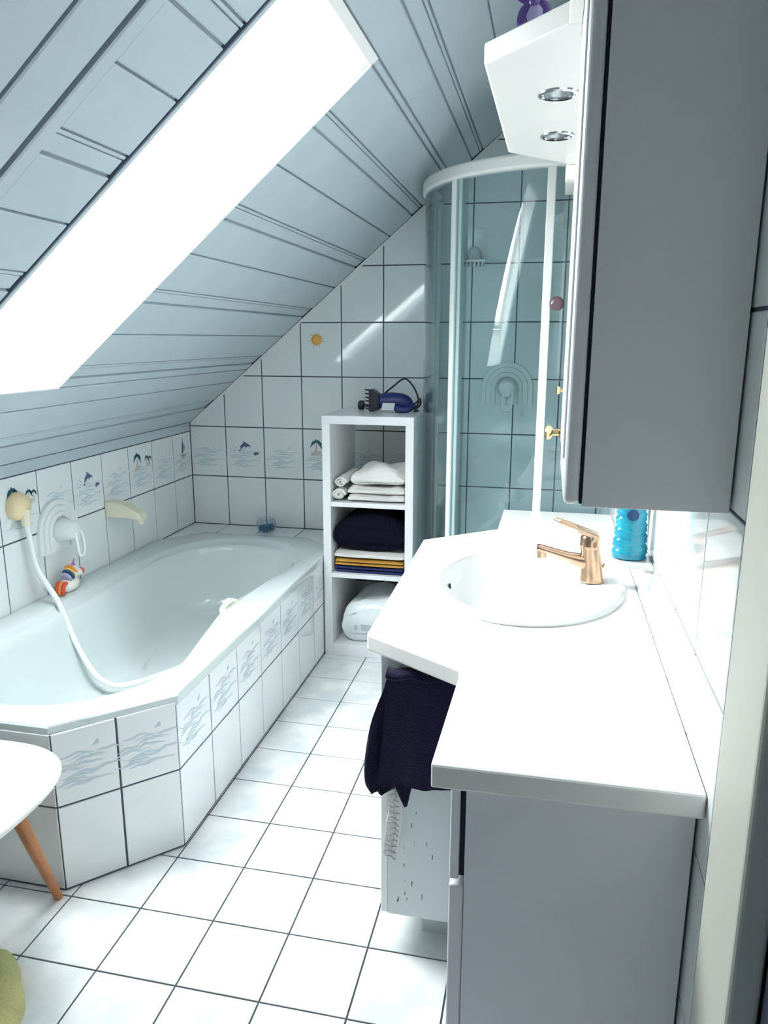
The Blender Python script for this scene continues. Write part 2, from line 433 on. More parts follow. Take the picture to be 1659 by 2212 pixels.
# door in the right wall, beside the camera
G().box(XR+.125, XR+.2, YN, -.5, -.08, 2.9).build('plaster_panel', 'plaster', wr)
d1 = empty('door_1', (XR, -1.1, 0), kind='structure')
for y0, y1 in ((-.735, RY0-.002), (-1.62, -1.48)):
    G().box(XR-.022, XR+.012, y0, y1, 0, 2.17).build('architrave', 'jamb', d1, bevel=.006, seg=3)
G().box(XR-.022, XR+.012, -1.48, -.735, 2.05, 2.17).build('architrave', 'jamb', d1, bevel=.006)
G().box(XR+.014, XR+.12, -.755, -.735, 0, 2.05).build('door_jamb', 'door_dark', d1)
G().box(XR+.014, XR+.12, -1.50, -1.48, 0, 2.05).build('door_jamb', 'door_dark', d1)
G().box(XR+.05, XR+.09, -1.478, -.757, .005, 2.045).build('door_leaf', 'door_dark', d1, bevel=.003)
for z0, z1 in ((.15, .95), (1.05, 1.9)): G().box(XR+.042, XR+.05, -1.38, -.86, z0, z1).build('door_panel', 'door_dark', d1, bevel=.006)

# sloped ceiling: backing, boards and strips, roof windows
U, V, N = Y, Vector((CT, 0, ST)), Vector((ST, 0, -CT))
O0 = Vector((XL, 0, KNEE)); VTOP = (XR+.1-XL)/CT; VB = -.10
cg = G()
def cquad(y0, y1, v0, v1):
    cg.prism_f([(y0, v0), (y1, v0), (y1, v1), (y0, v1)], O0, U, V, N, -.05, -.010)
cquad(SKY_Y1, YB+.1, VB, VTOP); cquad(SKY_Y0, SKY_Y1, VB, SKY_V0); cquad(SKY_Y0, SKY_Y1, SKY_V1, VTOP)
cquad(YN-.1, SKY_Y0, VB, VTOP)
ceil = cg.build('ceiling', 'board_gap', kind='structure')
vl = []
strips = [(.156+.3525*k-.031, .156+.3525*k+.029) for k in range(8)]
rows = []; prev = .003
for k, (a, b) in enumerate(strips):
    if k > 0 or True:
        mid = .333+.3545*(k-1)
        if k == 0: rows.append((prev, a, 0))
        else: rows += [(prev, mid, 0), (mid, a, 0)]
    rows.append((a, b, 1)); prev = b
rows = [r for r in rows if r[0] < VTOP-.06]
FR = .028        # frame strip around the roof window
Y0B = -.178
def board(y0, y1, v0, v1, kind):
    if v1-v0 < .02 or y1-y0 < .02: return
    if kind == 0: slab('board', [(y0, v0+.003), (y1, v0+.003), (y1, v1-.003), (y0, v1-.003)], O0, U, V, N, ceil, 'board', t0=-.010, t1=0, ch=.004)
    else:
        slab('strip', [(y0, v0+.004), (y1, v0+.004), (y1, v1-.015), (y0, v1-.015)], O0, U, V, N, ceil, 'board', t0=-.010, t1=-.004, ch=.003)
        slab('strip', [(y0, v1-.0115), (y1, v1-.0115), (y1, v1-.003), (y0, v1-.003)], O0, U, V, N, ceil, 'board', t0=-.010, t1=-.003, ch=.002)
for v0, v1, kd in rows:
    ye = YB-.004
    w0, w1 = SKY_V0-.004, SKY_V1+FR
    if v1 <= w0 or v0 >= w1: board(Y0B, ye, v0, v1, kd); continue
    if v0 < w0: board(Y0B, ye, v0, w0, kd)
    if v1 > w1: board(Y0B, ye, w1, v1, kd)
    a, b = max(v0, w0), min(v1, w1)
    board(Y0B, SKY_Y0-.016, a, b, kd); board(SKY_Y1+.006, ye, a, b, kd)
for y0, y1, t in ((-.220, -.182, .006), (-.334, -.230, .003), (-.60, -.343, .003), (-.9, -.606, .003), (-1.2, -.906, .003), (YN+.01, -1.206, .003)):
    slab('lengthwise_board', [(y0, .01), (y1, .01), (y1, VTOP-.15), (y0, VTOP-.15)], O0, U, V, N, ceil, 'board', t0=-.010, t1=t, ch=.004)

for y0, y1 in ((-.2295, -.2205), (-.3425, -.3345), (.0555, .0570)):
    slab('groove_shadow_strip', [(y0, .01), (y1, .01), (y1, VTOP-.15), (y0, VTOP-.15)] if y0 < 0 else [(y0, SKY_V0), (y1, SKY_V0), (y1, SKY_V1), (y0, SKY_V1)], O0, U, V, N, ceil, 'groove_shade', t0=-.010, t1=-.007 if y0 < 0 else .0008, ch=.0004)  # dark strips paint the shade in grooves and beside the window edging
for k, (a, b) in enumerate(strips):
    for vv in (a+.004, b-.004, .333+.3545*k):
        if SKY_V0+.05 < vv < SKY_V1-.02: slab('notch_shadow', [(.046, vv-.009), (.0555, vv-.009), (.0555, vv+.009), (.046, vv+.009)], O0, U, V, N, ceil, 'dark_gap', t0=-.010, t1=.0012, ch=.0005)  # dark slabs paint the shade where board joints end at the opening

def roof_window(name, y0, y1, v0, v1):
    w = empty(name, on_slope(v0, (y0+y1)/2), kind='structure')
    A0, A1 = on_slope(v0, 0), on_slope(v1, 0)                 # lower and upper edge of the opening (x,z)
    B0 = Vector((A0.x-.12, 0, 0)); B1 = Vector((A1.x-.335, 0, 0))
    zc = lambda x: slope_z(x)+.308
    B0.z = zc(B0.x); B1.z = zc(B1.x)
    sect = [(A0.x, A0.z), (A1.x, A1.z), (B1.x, B1.z), (B0.x, B0.z)]
    t = .012
    for nm, ya, yb in (('side_reveal', y0-t, y0), ('side_reveal', y1, y1+t)):
        G().prism_f([(x, z) for x, z in sect], (0, yb, 0), X, Z, -Y, 0, t).build(nm, 'reveal', w)
    def plate(nm, P, Q, off):
        d = (Q-P).normalized(); n = Vector((-d.z, 0, d.x))*off
        q = [(P.x, P.z), (Q.x, Q.z), (Q.x+n.x, Q.z+n.z), (P.x+n.x, P.z+n.z)]
        if area(q) < 0: q.reverse()
        G().prism_f(q, (0, y1+t, 0), X, Z, -Y, 0, y1-y0+2*t).build(nm, 'reveal', w)
    plate('lower_reveal', A0, B0, t); plate('upper_reveal', A1, B1, -t)
    e = (B1-B0).normalized(); n = Vector((-e.z, 0, e.x)); L = (B1-B0).length; o = Vector((B0.x, 0, B0.z)); fwid = .035
    for a, b, c, d in ((0, L, y0, y0+fwid), (0, L, y1-fwid, y1), (0, fwid, y0+fwid, y1-fwid), (L-fwid, L, y0+fwid, y1-fwid)):
        G().prism_f([(a, c), (b, c), (b, d), (a, d)], o, e, Y, e.cross(Y), 0, .04).build('sash', 'window_frame', w, bevel=.003)
    G().prism_f([(fwid, y0+fwid), (L-fwid, y0+fwid), (L-fwid, y1-fwid), (fwid, y1-fwid)], o, e, Y, e.cross(Y), .018, .022).build('pane', 'window_glass', w)
    # narrow white edging round the opening, room side
    for a, b, c, d in ((y1, y1+.005, v0, v1), (y0-.013, y0, v0, v1), (y0, y1, v1, v1+.026)):
        G().prism_f([(a, c), (b, c), (b, d), (a, d)], O0, U, V, N, -.012, .004).build('edging', 'window_frame' if c == v1 else 'board', w, bevel=.0015)
    return w
roof_window('window_1', SKY_Y0, SKY_Y1, SKY_V0, SKY_V1)

# ------------------------------------------------------------------ bath tub
BO = [(-1.068, .018), (-.432, .018), (-.197, .254), (-.197, 1.78), (-.36, 1.93), (-.90, 1.93), (-1.068, 1.73)]
inner_pts = [(-.629, .095), (-.552, .109), (-.480, .133), (-.419, .173), (-.365, .228), (-.315, .308), (-.281, .403), (-.284, .50), (-.302, .634), (-.319, .791), (-.332, .959), (-.325, 1.13), (-.306, 1.298), (-.284, 1.427), (-.278, 1.54), (-.312, 1.66), (-.402, 1.775), (-.501, 1.830), (-.61, 1.850), (-.754, 1.826), (-.865, 1.734), (-.918, 1.62), (-.947, 1.48), (-.960, 1.207), (-.962, .955), (-.965, .74), (-.965, .50), (-.945, .32), (-.87, .18), (-.75, .108)]
inner = [(p.x, p.y) for p in spline([(x, y, 0) for x, y in inner_pts], 6, True)]
BC = (-.64, 1.0)
def polar_hit(poly, a):
    d = (math.cos(a), math.sin(a)); best = None
    for i in range(len(poly)):
        p, q = poly[i], poly[(i+1) % len(poly)]
        ex, ey = q[0]-p[0], q[1]-p[1]; den = d[0]*ey-d[1]*ex
        if abs(den) < 1e-12: continue
        px, py = p[0]-BCc[0], p[1]-BCc[1]
        t = (px*ey-py*ex)/den; s_ = (px*d[1]-py*d[0])/den
        if t > 0 and -1e-9 <= s_ <= 1+1e-9: best = t if best is None else max(best, t)
    return best
def angles(poly, c, n):
    A = sorted(set([round(2*math.pi*i/n, 6) for i in range(n)]+[round(math.atan2(y-c[1], x-c[0]) % (2*math.pi), 6) for x, y in poly]))
    return A
BCc = BC
AN = angles(BO, BC, 160)
ro = [polar_hit(BO, a) for a in AN]; ri = [polar_hit(inner, a) for a in AN]
def ring(rs, z, c=BC): return [(c[0]+math.cos(a)*r, c[1]+math.sin(a)*r, z) for a, r in zip(AN, rs)]
RIM = .475
tub = empty('bathtub', (-.63, .95, 0), 'white six-sided bathtub with tiled surround under the sloped ceiling', 'bathtub')
g = G()
rings = [ring(ro, .443), ring(ro, RIM-.006), ring([r-.004 for r in ro], RIM-.001), ring([r-.010 for r in ro], RIM), ring([r+.006 for r in ri], RIM), ring(ri, RIM-.002), ring([r-.008 for r in ri], RIM-.010), ring([r-.018 for r in ri], RIM-.018)]
rings += [ring([r-.040 for r in ri], RIM-.022), ring([r-.048 for r in ri], RIM-.028)]
for t in (.06, .15, .3, .45, .6, .72, .82, .9, .96, 1.0):
    w = .052+.085*t+.06*t**4; zz = RIM-.028-.30*(1-(1-t)**1.6 if t > .6 else t*1.0*(1-(1-.6)**1.6)/.6)
    rings.append(ring([max(r-w, .05) for r in ri], zz))
zb = rings[-1][0][2]
rings += [ring([max((r-.197)*k, .01) for r in ri], zb-.012-.006*(1-k)) for k in (.9, .6, .3, .05)]
g.loft(rings, False, True).build('tub_shell', 'acrylic', tub, smooth=35)
# tiled surround: body behind the joints, then each tile
side = [(-.425, .013), (-.200, .248)]
g = G(); g.prism([(XL, .016), (-.4262, .016), (-.2034, .2495), (-.2034, YB), (XL, YB)], 0, .02)
for a, b in (((XL, .0165), (-.4262, .0165)), ((-.4262, .0165), (-.2034, .2495)), ((-.2034, .2495), (-.2034, YB-.004))):
    d = Vector((b[0]-a[0], b[1]-a[1])); L = d.length; d.normalize(); nn = Vector((d.y, -d.x))
    g.prism_f([(0, 0), (L, 0), (L, .452), (0, .452)], (a[0], a[1], 0), (d.x, d.y, 0), Z, (nn.x, nn.y, 0), -.03, 0)
g.box(XL, -.2034, 1.925, YB-.004, .40, .4545)
g.prism([(XL, 1.755), (-.915, 1.925), (XL, 1.925)], .40, .4545); g.prism([(-.2034, 1.80), (-.2034, 1.925), (-.345, 1.925)], .40, .4545)
apr = g.build('surround', 'grout', tub)
base = Vector((-.63, .95, 0))
zrow = [.004, .2465, .455]
def deco_apron(t, i, j, w, h):
    if j == 1: deco_waves(t, .0)
sd = Vector((.225, .235, 0)).normalized(); sl = Vector((.225, .235, 0)).length
field('tile', [0, sl/2, sl], zrow, Vector((-.425, .013, 0)), sd, Z, Vector((sd.y, -sd.x, 0)), tub, 'wall_tile', .0055, tilt=.002, deco=deco_apron, base=base)
field('tile', lines(.2480, .209, .248, 1.70), zrow, Vector((-.2, 0, 0)), Y, Z, X, tub, 'wall_tile', .0055, tilt=.002, deco=deco_apron, base=base)
field('tile', lines(-.425, .2098, XL, -.425), zrow, Vector((0, .013, 0)), X, Z, -Y, tub, 'wall_tile', .0055, tilt=.002, deco=deco_apron, base=base)
dk = lines(.5972, TW, XL, -.2)
field('tile', dk, [1.92, 2.150], Vector((0, 0, .459)), X, Y, Z, tub, 'wall_tile', .005, tilt=.001, base=base)
for cl_ in ((1.19, -1, -2.981), (-.92, -1, -1.579)): field('tile', dk, [1.72, 1.92], Vector((0, 0, .459)), X, Y, Z, tub, 'wall_tile', .005, clips=[cl_], base=base)
# grip inside the right wall of the tub
g = G(); g.tube(spline([(-.350, .93, .430), (-.372, .94, .452), (-.378, .99, .460), (-.374, 1.05, .452), (-.352, 1.06, .430)], 5), .011, 10)
g.build('grip_handle', 'cream', tub, smooth=60)
G().lathe([(.022, 0), (.024, .004), (.018, .007), (.002, .008)], (-.62, 1.05, zb-.018), 20).build('drain_plug', 'chrome', tub, smooth=40)

# ------------------------------------------------------------------ bath fittings on the left wall
def arch_plate(g, O, u, v, n, w, h, bands):
    O, u, v, n = map(Vector, (O, u, v, n))
    for (ro_, ri_, t0, t1) in bands:
        out = []; inn = []
        seg = 20
        for i in range(seg+1):
            a = math.pi*i/seg; out.append((math.cos(a)*ro_, h*.38+math.sin(a)*ro_)); inn.append((math.cos(a)*ri_, h*.38+math.sin(a)*ri_))
        out = [(ro_, 0)]+out+[(-ro_, 0)]; inn = [(ri_, 0)]+inn+[(-ri_, 0)]
        m = len(out); P = lambda q, t: O+u*q[0]+v*q[1]+n*t
        rr = [[P(out[i], t0), P(out[i], t1-.003), P(((out[i][0]*.96+inn[i][0]*.04), out[i][1]*.96+inn[i][1]*.04), t1), P(((inn[i][0]*.96+out[i][0]*.04), inn[i][1]*.96+out[i][1]*.04), t1), P(inn[i], t1-.003), P(inn[i], t0)] for i in range(m)]
        g.loft(rr, True, True)
def mixer(name, O, u, v, n, label, m):
    """arched wall plate with a round control and a looped lever"""
    O, u, v, n = map(Vector, (O, u, v, n))
    e = empty(name, O, label, 'mixer')
    g = G(); arch_plate(g, O, u, v, n, .24, .20, [(.120, .098, 0, .012), (.098, .074, 0, .017), (.074, .054, 0, .022), (.054, .001, 0, .012)])
    g.build('wall_plate', m, e, smooth=35)
    c = O+v*.078
    def cyl(gg, c0, prof):
        rings = [[c0+n*h+(u*math.cos(2*math.pi*j/24)+v*math.sin(2*math.pi*j/24))*r for j in range(24)] for r, h in prof]; gg.loft(rings)
    g = G(); cyl(g, c, [(.046, .012), (.046, .03), (.040, .052), (.036, .075), (.030, .082), (.004, .084)]); g.build('control_knob', m, e, smooth=40)
    g = G(); q = c+n*.072
    loop = [q+u*.012+n*.002, q+u*.028-v*.01+n*.012, q+u*.030-v*.045+n*.02, q+u*.022-v*.092+n*.024, q+u*.004-v*.100+n*.024, q-u*.010-v*.090+n*.024, q-u*.012-v*.045+n*.02, q-u*.008-v*.008+n*.010]
    g.tube(spline(loop, 6), .0062, 8); g.build('lever_loop', 'plastic_white', e, smooth=60)
    return e
mixer('bath_mixer', (XL+.0005, 1.000, .630), Y, Z, X, 'white arched bath mixer plate with looped lever on the left wall', 'plastic_white')
sp = empty('bath_spout', (XL, 1.36, .70), 'cream angular bath spout on the left wall beside the arched mixer', 'spout')
g = G()
def rect(c, hw, hh): return [(c[0], c[1]-hw, c[2]-hh), (c[0], c[1]+hw, c[2]-hh), (c[0], c[1]+hw, c[2]+hh), (c[0], c[1]-hw, c[2]+hh)]
rs = []
for x, dz, hw, hh in ((.0, 0, .034, .034), (.05, .0, .034, .033), (.085, -.004, .033, .029), (.12, -.014, .031, .022), (.150, -.026, .029, .017), (.163, -.036, .027, .012)):
    rs.append(rect((XL+x, 1.36, .712+dz), hw, hh))
g.loft(rs).build('spout_body', 'cream', sp, bevel=.006, seg=3)
g = G(); g.lathe([(.012, -.014), (.013, 0), (.010, .008)], (XL+.148, 1.36, .665), 16); g.build('aerator', 'cream', sp, smooth=40)
# hand shower: round holder, hose down the wall and into the tub
hs = empty('shower_hose', (XL, .79, .83), 'long white hose from the cream wall holder looping down into the tub', 'hose')
g = G(); g.lathe([(.050, 0), (.052, .010), (.047, .026), (.036, .040), (.010, .046)], (XL, .785, .846), 28, axis='x'); g.build('holder_cup', 'cream_warm', hs, smooth=45)
g = G(); g.tube([(XL+.03, .79, .835), (XL+.034, .79, .775)], [.020, .015], 14); g.build('connector', 'cream', hs, smooth=45)
path = spline([(-1.037, .79, .782), (-1.033, .797, .70), (-1.023, .800, .62), (-.985, .801, .550), (-.945, .80, .485), (-.89, .80, .335), (-.833, .80, .231), (-.787, .81, .187), (-.744, .83, .169), (-.669, .90, .170), (-.596, 1.0, .178), (-.53, 1.09, .185)], 8)
G().tube(path, .0105, 10).build('hose', 'plastic_white', hs, smooth=60)

# unicorn bath duck
un = empty('bath_toy', (-1.015, .955, RIM), 'small white rubber bath toy with rainbow mane on the tub rim', 'toy')
g = G()
rs = []
for t, r, z in ((-.052, .010, .030), (-.045, .022, .026), (-.025, .032, .025), (.0, .036, .025), (.022, .034, .025), (.040, .022, .027), (.048, .008, .030)):
    rs.append([(-1.015+.85*r*math.cos(2*math.pi*j/16), .965+t, RIM+max(z+r*.8*math.sin(2*math.pi*j/16), .0005)) for j in range(16)])
g.loft(rs).build('body', 'toy_white', un, smooth=70)
g = G(); g.ball((-1.010, .985, RIM+.072), (.024, .026, .025)); g.ball((-1.000, 1.008, RIM+.064), (.015, .018, .014)); g.build('head', 'toy_white', un, smooth=70)
G().ball((-.996, 1.022, RIM+.066), (.013, .009, .012), 12, 8).build('muzzle', 'toy_red', un, smooth=70)
G().tube([(-1.010, .990, RIM+.092), (-1.008, 1.000, RIM+.122)], [.008, .001], 8).build('horn', 'toy_purple', un, smooth=60)
for y_, z_, cmat, r in ((.977, .079, 'toy_orange', .0275), (.967, .072, 'toy_yellow', .0265), (.960, .066, 'toy_blue', .0275), (.945, .060, 'toy_lilac', .024)):
    g = G(); g.ball((0, 0, 0), (r*.95, .0085, r), 14, 10); g.xf(lambda p: (-1.010+p.x, y_+p.y*math.cos(.5)-p.z*math.sin(.5), RIM+z_+p.y*math.sin(.5)+p.z*math.cos(.5)))
    g.build('mane_lock', cmat, un, smooth=60)
for k, cmat in enumerate(('toy_red', 'toy_orange', 'toy_red')):
    g = G(); g.tube(spline([(-1.02+.014*k, .920, RIM+.048), (-1.02+.014*k, .900, RIM+.040), (-1.02+.014*k, .890, RIM+.006)], 5), [.005]+[.008]*9+[.004], 8); g.build('tail_lock', cmat, un, smooth=60)

# glass bowl with blue gravel on the tiled ledge
gb = empty('glass_bowl', (-.625, 2.055, .459), 'small round glass bowl of blue gravel on the tiled ledge behind the tub', 'bowl')
prof = [(.030, .001), (.046, .014), (.052, .034), (.048, .056), (.036, .072), (.0345, .071), (.046, .055), (.0495, .034), (.044, .016), (.028, .004)]
G().lathe(prof, (-.625, 2.055, .459), 28).build('bowl_glass', 'clear_glass', gb, smooth=50)
g = G()
rs_ = random.Random(5)
for k in range(70):
    a, r = rs_.uniform(0, 6.28), .040*math.sqrt(rs_.random()); g.ball((-.625+r*math.cos(a), 2.055+r*math.sin(a), .459+.010+rs_.random()*.024), rs_.uniform(.004, .007), 6, 4)
g.build('blue_gravel', 'blue_gravel', gb, smooth=50, kind='stuff')

# ------------------------------------------------------------------ white shelf unit
SX0, SX1, SY0, SY1, SZ = -.194, .2115, 1.640, 2.09, 1.104
sh = empty('shelf_unit', ((SX0+SX1)/2, (SY0+SY1)/2, 0), 'white open shelf unit with three compartments between tub and shower', 'shelf')
tt = .036
G().box(SX0, SX0+tt, SY0, SY1, .0, SZ-tt).build('side_panel', 'laminate', sh, bevel=.0015)
G().box(SX1-tt, SX1, SY0, SY1, .0, SZ-tt).build('side_panel', 'laminate', sh, bevel=.0015)
G().box(SX0, SX1, SY0, SY1, SZ-tt, SZ).build('top_board', 'laminate', sh, bevel=.0015)
for z in (.703, .375): G().box(SX0+tt, SX1-tt, SY0+.003, SY1, z, z+.020).build('shelf_board', 'laminate', sh, bevel=.0015)
G().box(SX0+tt, SX1-tt, SY0+.002, SY1, .0, .055).build('bottom_board', 'laminate', sh, bevel=.0015)

def cloth(name, x0, x1, y0, y1, z0, z1, m, label, group=None, seed=1, ribs=0, dome=0, layers=1, wav=.004, tilt=0, cat='towel', round_=.45):
    """folded cloth: rounded cross-section seen from the front, swept from front to back"""
    rr = random.Random(seed); ph = [rr.uniform(0, 6.28) for _ in range(8)]
    e = empty(name, ((x0+x1)/2, (y0+y1)/2, z0), label, cat, group)
    for k in range(layers):
        a0 = z0+(z1-z0)*k/layers; a1 = z0+(z1-z0)*(k+1)/layers-.001
        cx, cz = (x0+x1)/2, (a0+a1)/2; hx, hz = (x1-x0)/2-rr.uniform(0, .006)*(layers > 1), (a1-a0)/2
        rings = []; NY, NS = 16, 120
        for i in range(NY+1):
            t = i/NY; yy = y0+(y1-y0)*t; endk = min(1, .45+.55*math.sqrt(min(1, min(t, 1-t)/.10)))
            ring_ = []
            for j in range(NS):
                a = 2*math.pi*j/NS; ca, sa = math.cos(a), math.sin(a); ex = round_*.55
                px = math.copysign(abs(ca)**ex, ca); pz = math.copysign(abs(sa)**(round_*.9), sa)
                xx = cx+px*hx*(.97+.03*endk); hz_ = hz*endk
                dz = 0
                if pz > 0: dz = dome*(1-px*px)*(.7+.3*math.sin(ph[0]+3*t))+wav*math.sin(ph[1]+px*4+t*5)*pz+wav*.6*math.sin(ph[2]+px*9-t*3)*pz
                rib = ribs*math.sin(px*70)*(.4+.6*abs(pz)) if ribs else 0
                ring_.append((xx, yy+wav*math.sin(ph[3]+px*5)*(1-t)-rib*(1 if t < .2 else 0), max(cz+pz*hz_+dz+tilt*px+rib*(pz > 0), z0)))
            rings.append(ring_)
        g = G().loft(rings, True, True); g.build('fold' if layers > 1 else 'folded_cloth', m, e, smooth=60)
    return e
def spiral_roll(name, cx, cz, r, y0, y1, m, label, group, turns=2.6, z0=0):
    e = empty(name, (cx, (y0+y1)/2, z0), label, 'towel', group)
    n = 70; outer = []; innr = []
    for i in range(n):
        a = turns*2*math.pi*i/(n-1); rr = r*(1-.80*i/(n-1)); outer.append((rr*math.cos(a), rr*math.sin(a))); innr.append(((rr-.0075)*math.cos(a), (rr-.0075)*math.sin(a)))
    poly = outer+innr[::-1]
    rings = [[(cx+x*1.15, y+.004*math.sin(i*.4), cz+z*.95) for i, (x, z) in enumerate(poly)] for y in (y0, y1)]
    g = G(); g.loft(rings, False, False)
    for q in (0, 1):
        b = len(g.v); g.add(rings[q], [(i, i+1, 2*n-2-i, 2*n-1-i) if q == 0 else (2*n-1-i, 2*n-2-i, i+1, i) for i in range(n-1)])
    g.build('rolled_cloth', m, e, smooth=50); return e
zt = .724
spiral_roll('washcloth', -.128, zt+.030, .029, 1.665, 1.92, 'towel_white', 'white washcloth rolled up, lower left on the top shelf', 'white cloths on the top shelf', z0=zt)
spiral_roll('washcloth', -.120, zt+.084, .027, 1.668, 1.92, 'towel_white', 'white washcloth rolled up, lying on the lower roll of the top shelf', 'white cloths on the top shelf', 2.2, z0=zt+.057)
cloth('folded_towel', -.088, .170, 1.662, 1.97, zt+.001, zt+.066, 'towel_white', 'white towel folded flat at the bottom right of the top shelf', 'white cloths on the top shelf', 3, layers=2, wav=.006)
cloth('folded_towel', -.075, .170, 1.664, 1.96, zt+.076, zt+.132, 'towel_white', 'bulky white towel lying on the flat folded white towel, top shelf', 'white cloths on the top shelf', 4, dome=.024, wav=.009, tilt=.004, layers=1)
zm = .395
cloth('folded_towel', -.154, .171, 1.665, 2.02, zm+.001, zm+.030, 'towel_blue', 'navy blue towel at the bottom of the middle shelf stack', 'towels on the middle shelf', 5, layers=2, wav=.001)
cloth('folded_towel', -.154, .171, 1.665, 2.02, zm+.032, zm+.062, 'towel_mustard', 'mustard yellow towel second from the bottom of the middle stack', 'towels on the middle shelf', 6, layers=2, wav=.001)
cloth('folded_towel', -.155, .170, 1.665, 2.02, zm+.064, zm+.098, 'towel_white', 'white towel between the mustard and the dark ribbed towel', 'towels on the middle shelf', 7, wav=.002)
cloth('folded_towel', -.155, .171, 1.660, 2.02, zm+.100, zm+.235, 'towel_dark', 'dark ribbed towel on top of the middle shelf stack', 'towels on the middle shelf', 8, ribs=.003, dome=.028, wav=.005, round_=.8)
pk = cloth('wrapped_pack', -.125, .168, 1.672, 2.0, .0555, .235, 'film_white', 'white plastic wrapped soft pack on the lowest shelf compartment', None, 12, dome=.045, wav=.007, cat='package', round_=.75, tilt=.012)
G().box(-.030, .012, 1.6655, 1.668, .125, .148).build('pack_print', 'print_grey', pk)
G().box(-.062, -.048, 1.6655, 1.668, .125, .142).build('pack_print', 'print_grey', pk)

# ------------------------------------------------------------------ hair clipper on top of the shelf
HC = (.075, 1.87, SZ)
hc = empty('hair_clipper', HC, 'dark blue electric hair clipper with comb head and cord on the white shelf', 'clipper')
g = G(); rs = []
for t, ry_, rz_, dz in ((-.060, .026, .030, .048), (-.045, .030, .036, .049), (.0, .031, .038, .050), (.045, .031, .037, .047), (.070, .028, .034, .040), (.086, .018, .026, .032), (.092, .006, .010, .028)):
    rs.append([(HC[0]+t, HC[1]+ry_*math.cos(2*math.pi*j/20), HC[2]+dz+rz_*math.sin(2*math.pi*j/20)) for j in range(20)])
g.loft(rs).build('body', 'navy_plastic', hc, smooth=50)
g = G(); rs = []
for t, hy, hz, dz in ((-.060, .028, .034, .044), (-.085, .034, .046, .050), (-.100, .036, .050, .052), (-.106, .034, .048, .052)):
    rs.append([(HC[0]+t, HC[1]+a*hy, HC[2]+dz+b*hz) for a, b in ((-1, -1), (1, -1), (1, 1), (-1, 1))])
g.loft(rs).build('comb_head', 'black_plastic', hc, bevel=.003)
for k in range(6):
    z = HC[2]+.012+.0165*k; G().tube([(HC[0]-.100, HC[1]-.01, z), (HC[0]-.128, HC[1]-.012, z+.004)], [.0055, .0025], 8).build('comb_tooth', 'black_plastic', hc, smooth=60)
G().box(HC[0]-.045, HC[0]+.012, HC[1]-.034, HC[1]-.031, HC[2]+.010, HC[2]+.042).xf(lambda p: (p.x+(p.z-HC[2])*.25-.006, p.y, p.z)).build('rating_label', 'label_paper', hc)
g = G(); g.tube(spline([(HC[0]+.02, HC[1]-.03, HC[2]+.02), (HC[0]+.05, HC[1]-.04, HC[2]+.012), (HC[0]+.08, HC[1]-.03, HC[2]+.020), (HC[0]+.09, HC[1]-.005, HC[2]+.030)], 6), .016, 10); g.build('lower_grip', 'navy_plastic', hc, smooth=60)
cord = spline([(HC[0]-.04, HC[1]+.0, HC[2]+.082), (HC[0]-.005, HC[1]+.02, HC[2]+.112), (HC[0]+.045, HC[1]+.03, HC[2]+.147), (HC[0]+.085, HC[1]+.03, HC[2]+.115), (HC[0]+.110, HC[1]+.02, HC[2]+.065), (HC[0]+.112, HC[1]+.0, HC[2]+.035), (HC[0]+.085, HC[1]-.04, HC[2]+.012), (HC[0]+.04, HC[1]-.05, HC[2]+.006), (HC[0]+.02, HC[1]-.045, HC[2]+.006)], 8)
G().tube(cord, .0042, 8).build('cord', 'black_plastic', hc, smooth=60)
cord = spline([(HC[0]+.088, HC[1], HC[2]+.03), (HC[0]+.108, HC[1]-.01, HC[2]+.045), (HC[0]+.122, HC[1]+.01, HC[2]+.060), (HC[0]+.118, HC[1]+.03, HC[2]+.03), (HC[0]+.10, HC[1]+.0, HC[2]+.012), (HC[0]+.118, HC[1]-.02, HC[2]+.010), (HC[0]+.10, HC[1]-.03, HC[2]+.006)], 8)
G().tube(cord, .0042, 8).build('cord', 'black_plastic', hc, smooth=60)
g = G(); g.tube(spline([(HC[0]-.09, HC[1]+.03, HC[2]+.012), (HC[0]-.12, HC[1]+.05, HC[2]+.016), (HC[0]-.145, HC[1]+.06, HC[2]+.022)], 5), .0042, 8); g.build('cord', 'black_plastic', hc, smooth=60)
g = G(); g.lathe([(.010, 0), (.021, .006), (.022, .026), (.016, .032), (.003, .034)], (HC[0]-.145, HC[1]+.06, HC[2]+.0225), 18, axis='x'); g.xf(lambda p: (2*(HC[0]-.145)-p.x, p.y, p.z)).build('plug', 'black_plastic', hc, smooth=45)

# ------------------------------------------------------------------ shower cabin in the back right corner
SHX, SHY, SR = .228, 1.352, .545
scx, scy = SHX+SR, SHY+SR
def shower_path(off=0, a0=math.pi, a1=1.5*math.pi, n=28):
    return [(scx+(SR+off)*math.cos(a0+(a1-a0)*i/n), scy+(SR+off)*math.sin(a0+(a1-a0)*i/n)) for i in range(n+1)]
full = [(SHX, YB-.006)]+shower_path()+[(XR-.006, SHY)]
def band(pts, t, z0, z1):
    """wall-like strip of thickness t following pts"""
    n = len(pts); L = []; Rr = []
    for i, p in enumerate(pts):
        a, b = pts[max(i-1, 0)], pts[min(i+1, n-1)]; d = Vector((b[0]-a[0], b[1]-a[1])).normalized(); q = Vector((-d.y, d.x))*t/2
        L.append((p[0]+q.x, p[1]+q.y)); Rr.append((p[0]-q.x, p[1]-q.y))
    rings = [[(L[i][0], L[i][1], z0), (Rr[i][0], Rr[i][1], z0), (Rr[i][0], Rr[i][1], z1), (L[i][0], L[i][1], z1)] for i in range(n)]
    return G().loft(rings)
sw = empty('shower_cabin', (.62, 1.75, 0), 'curved glass shower cabin with white frame in the back right corner', 'shower')
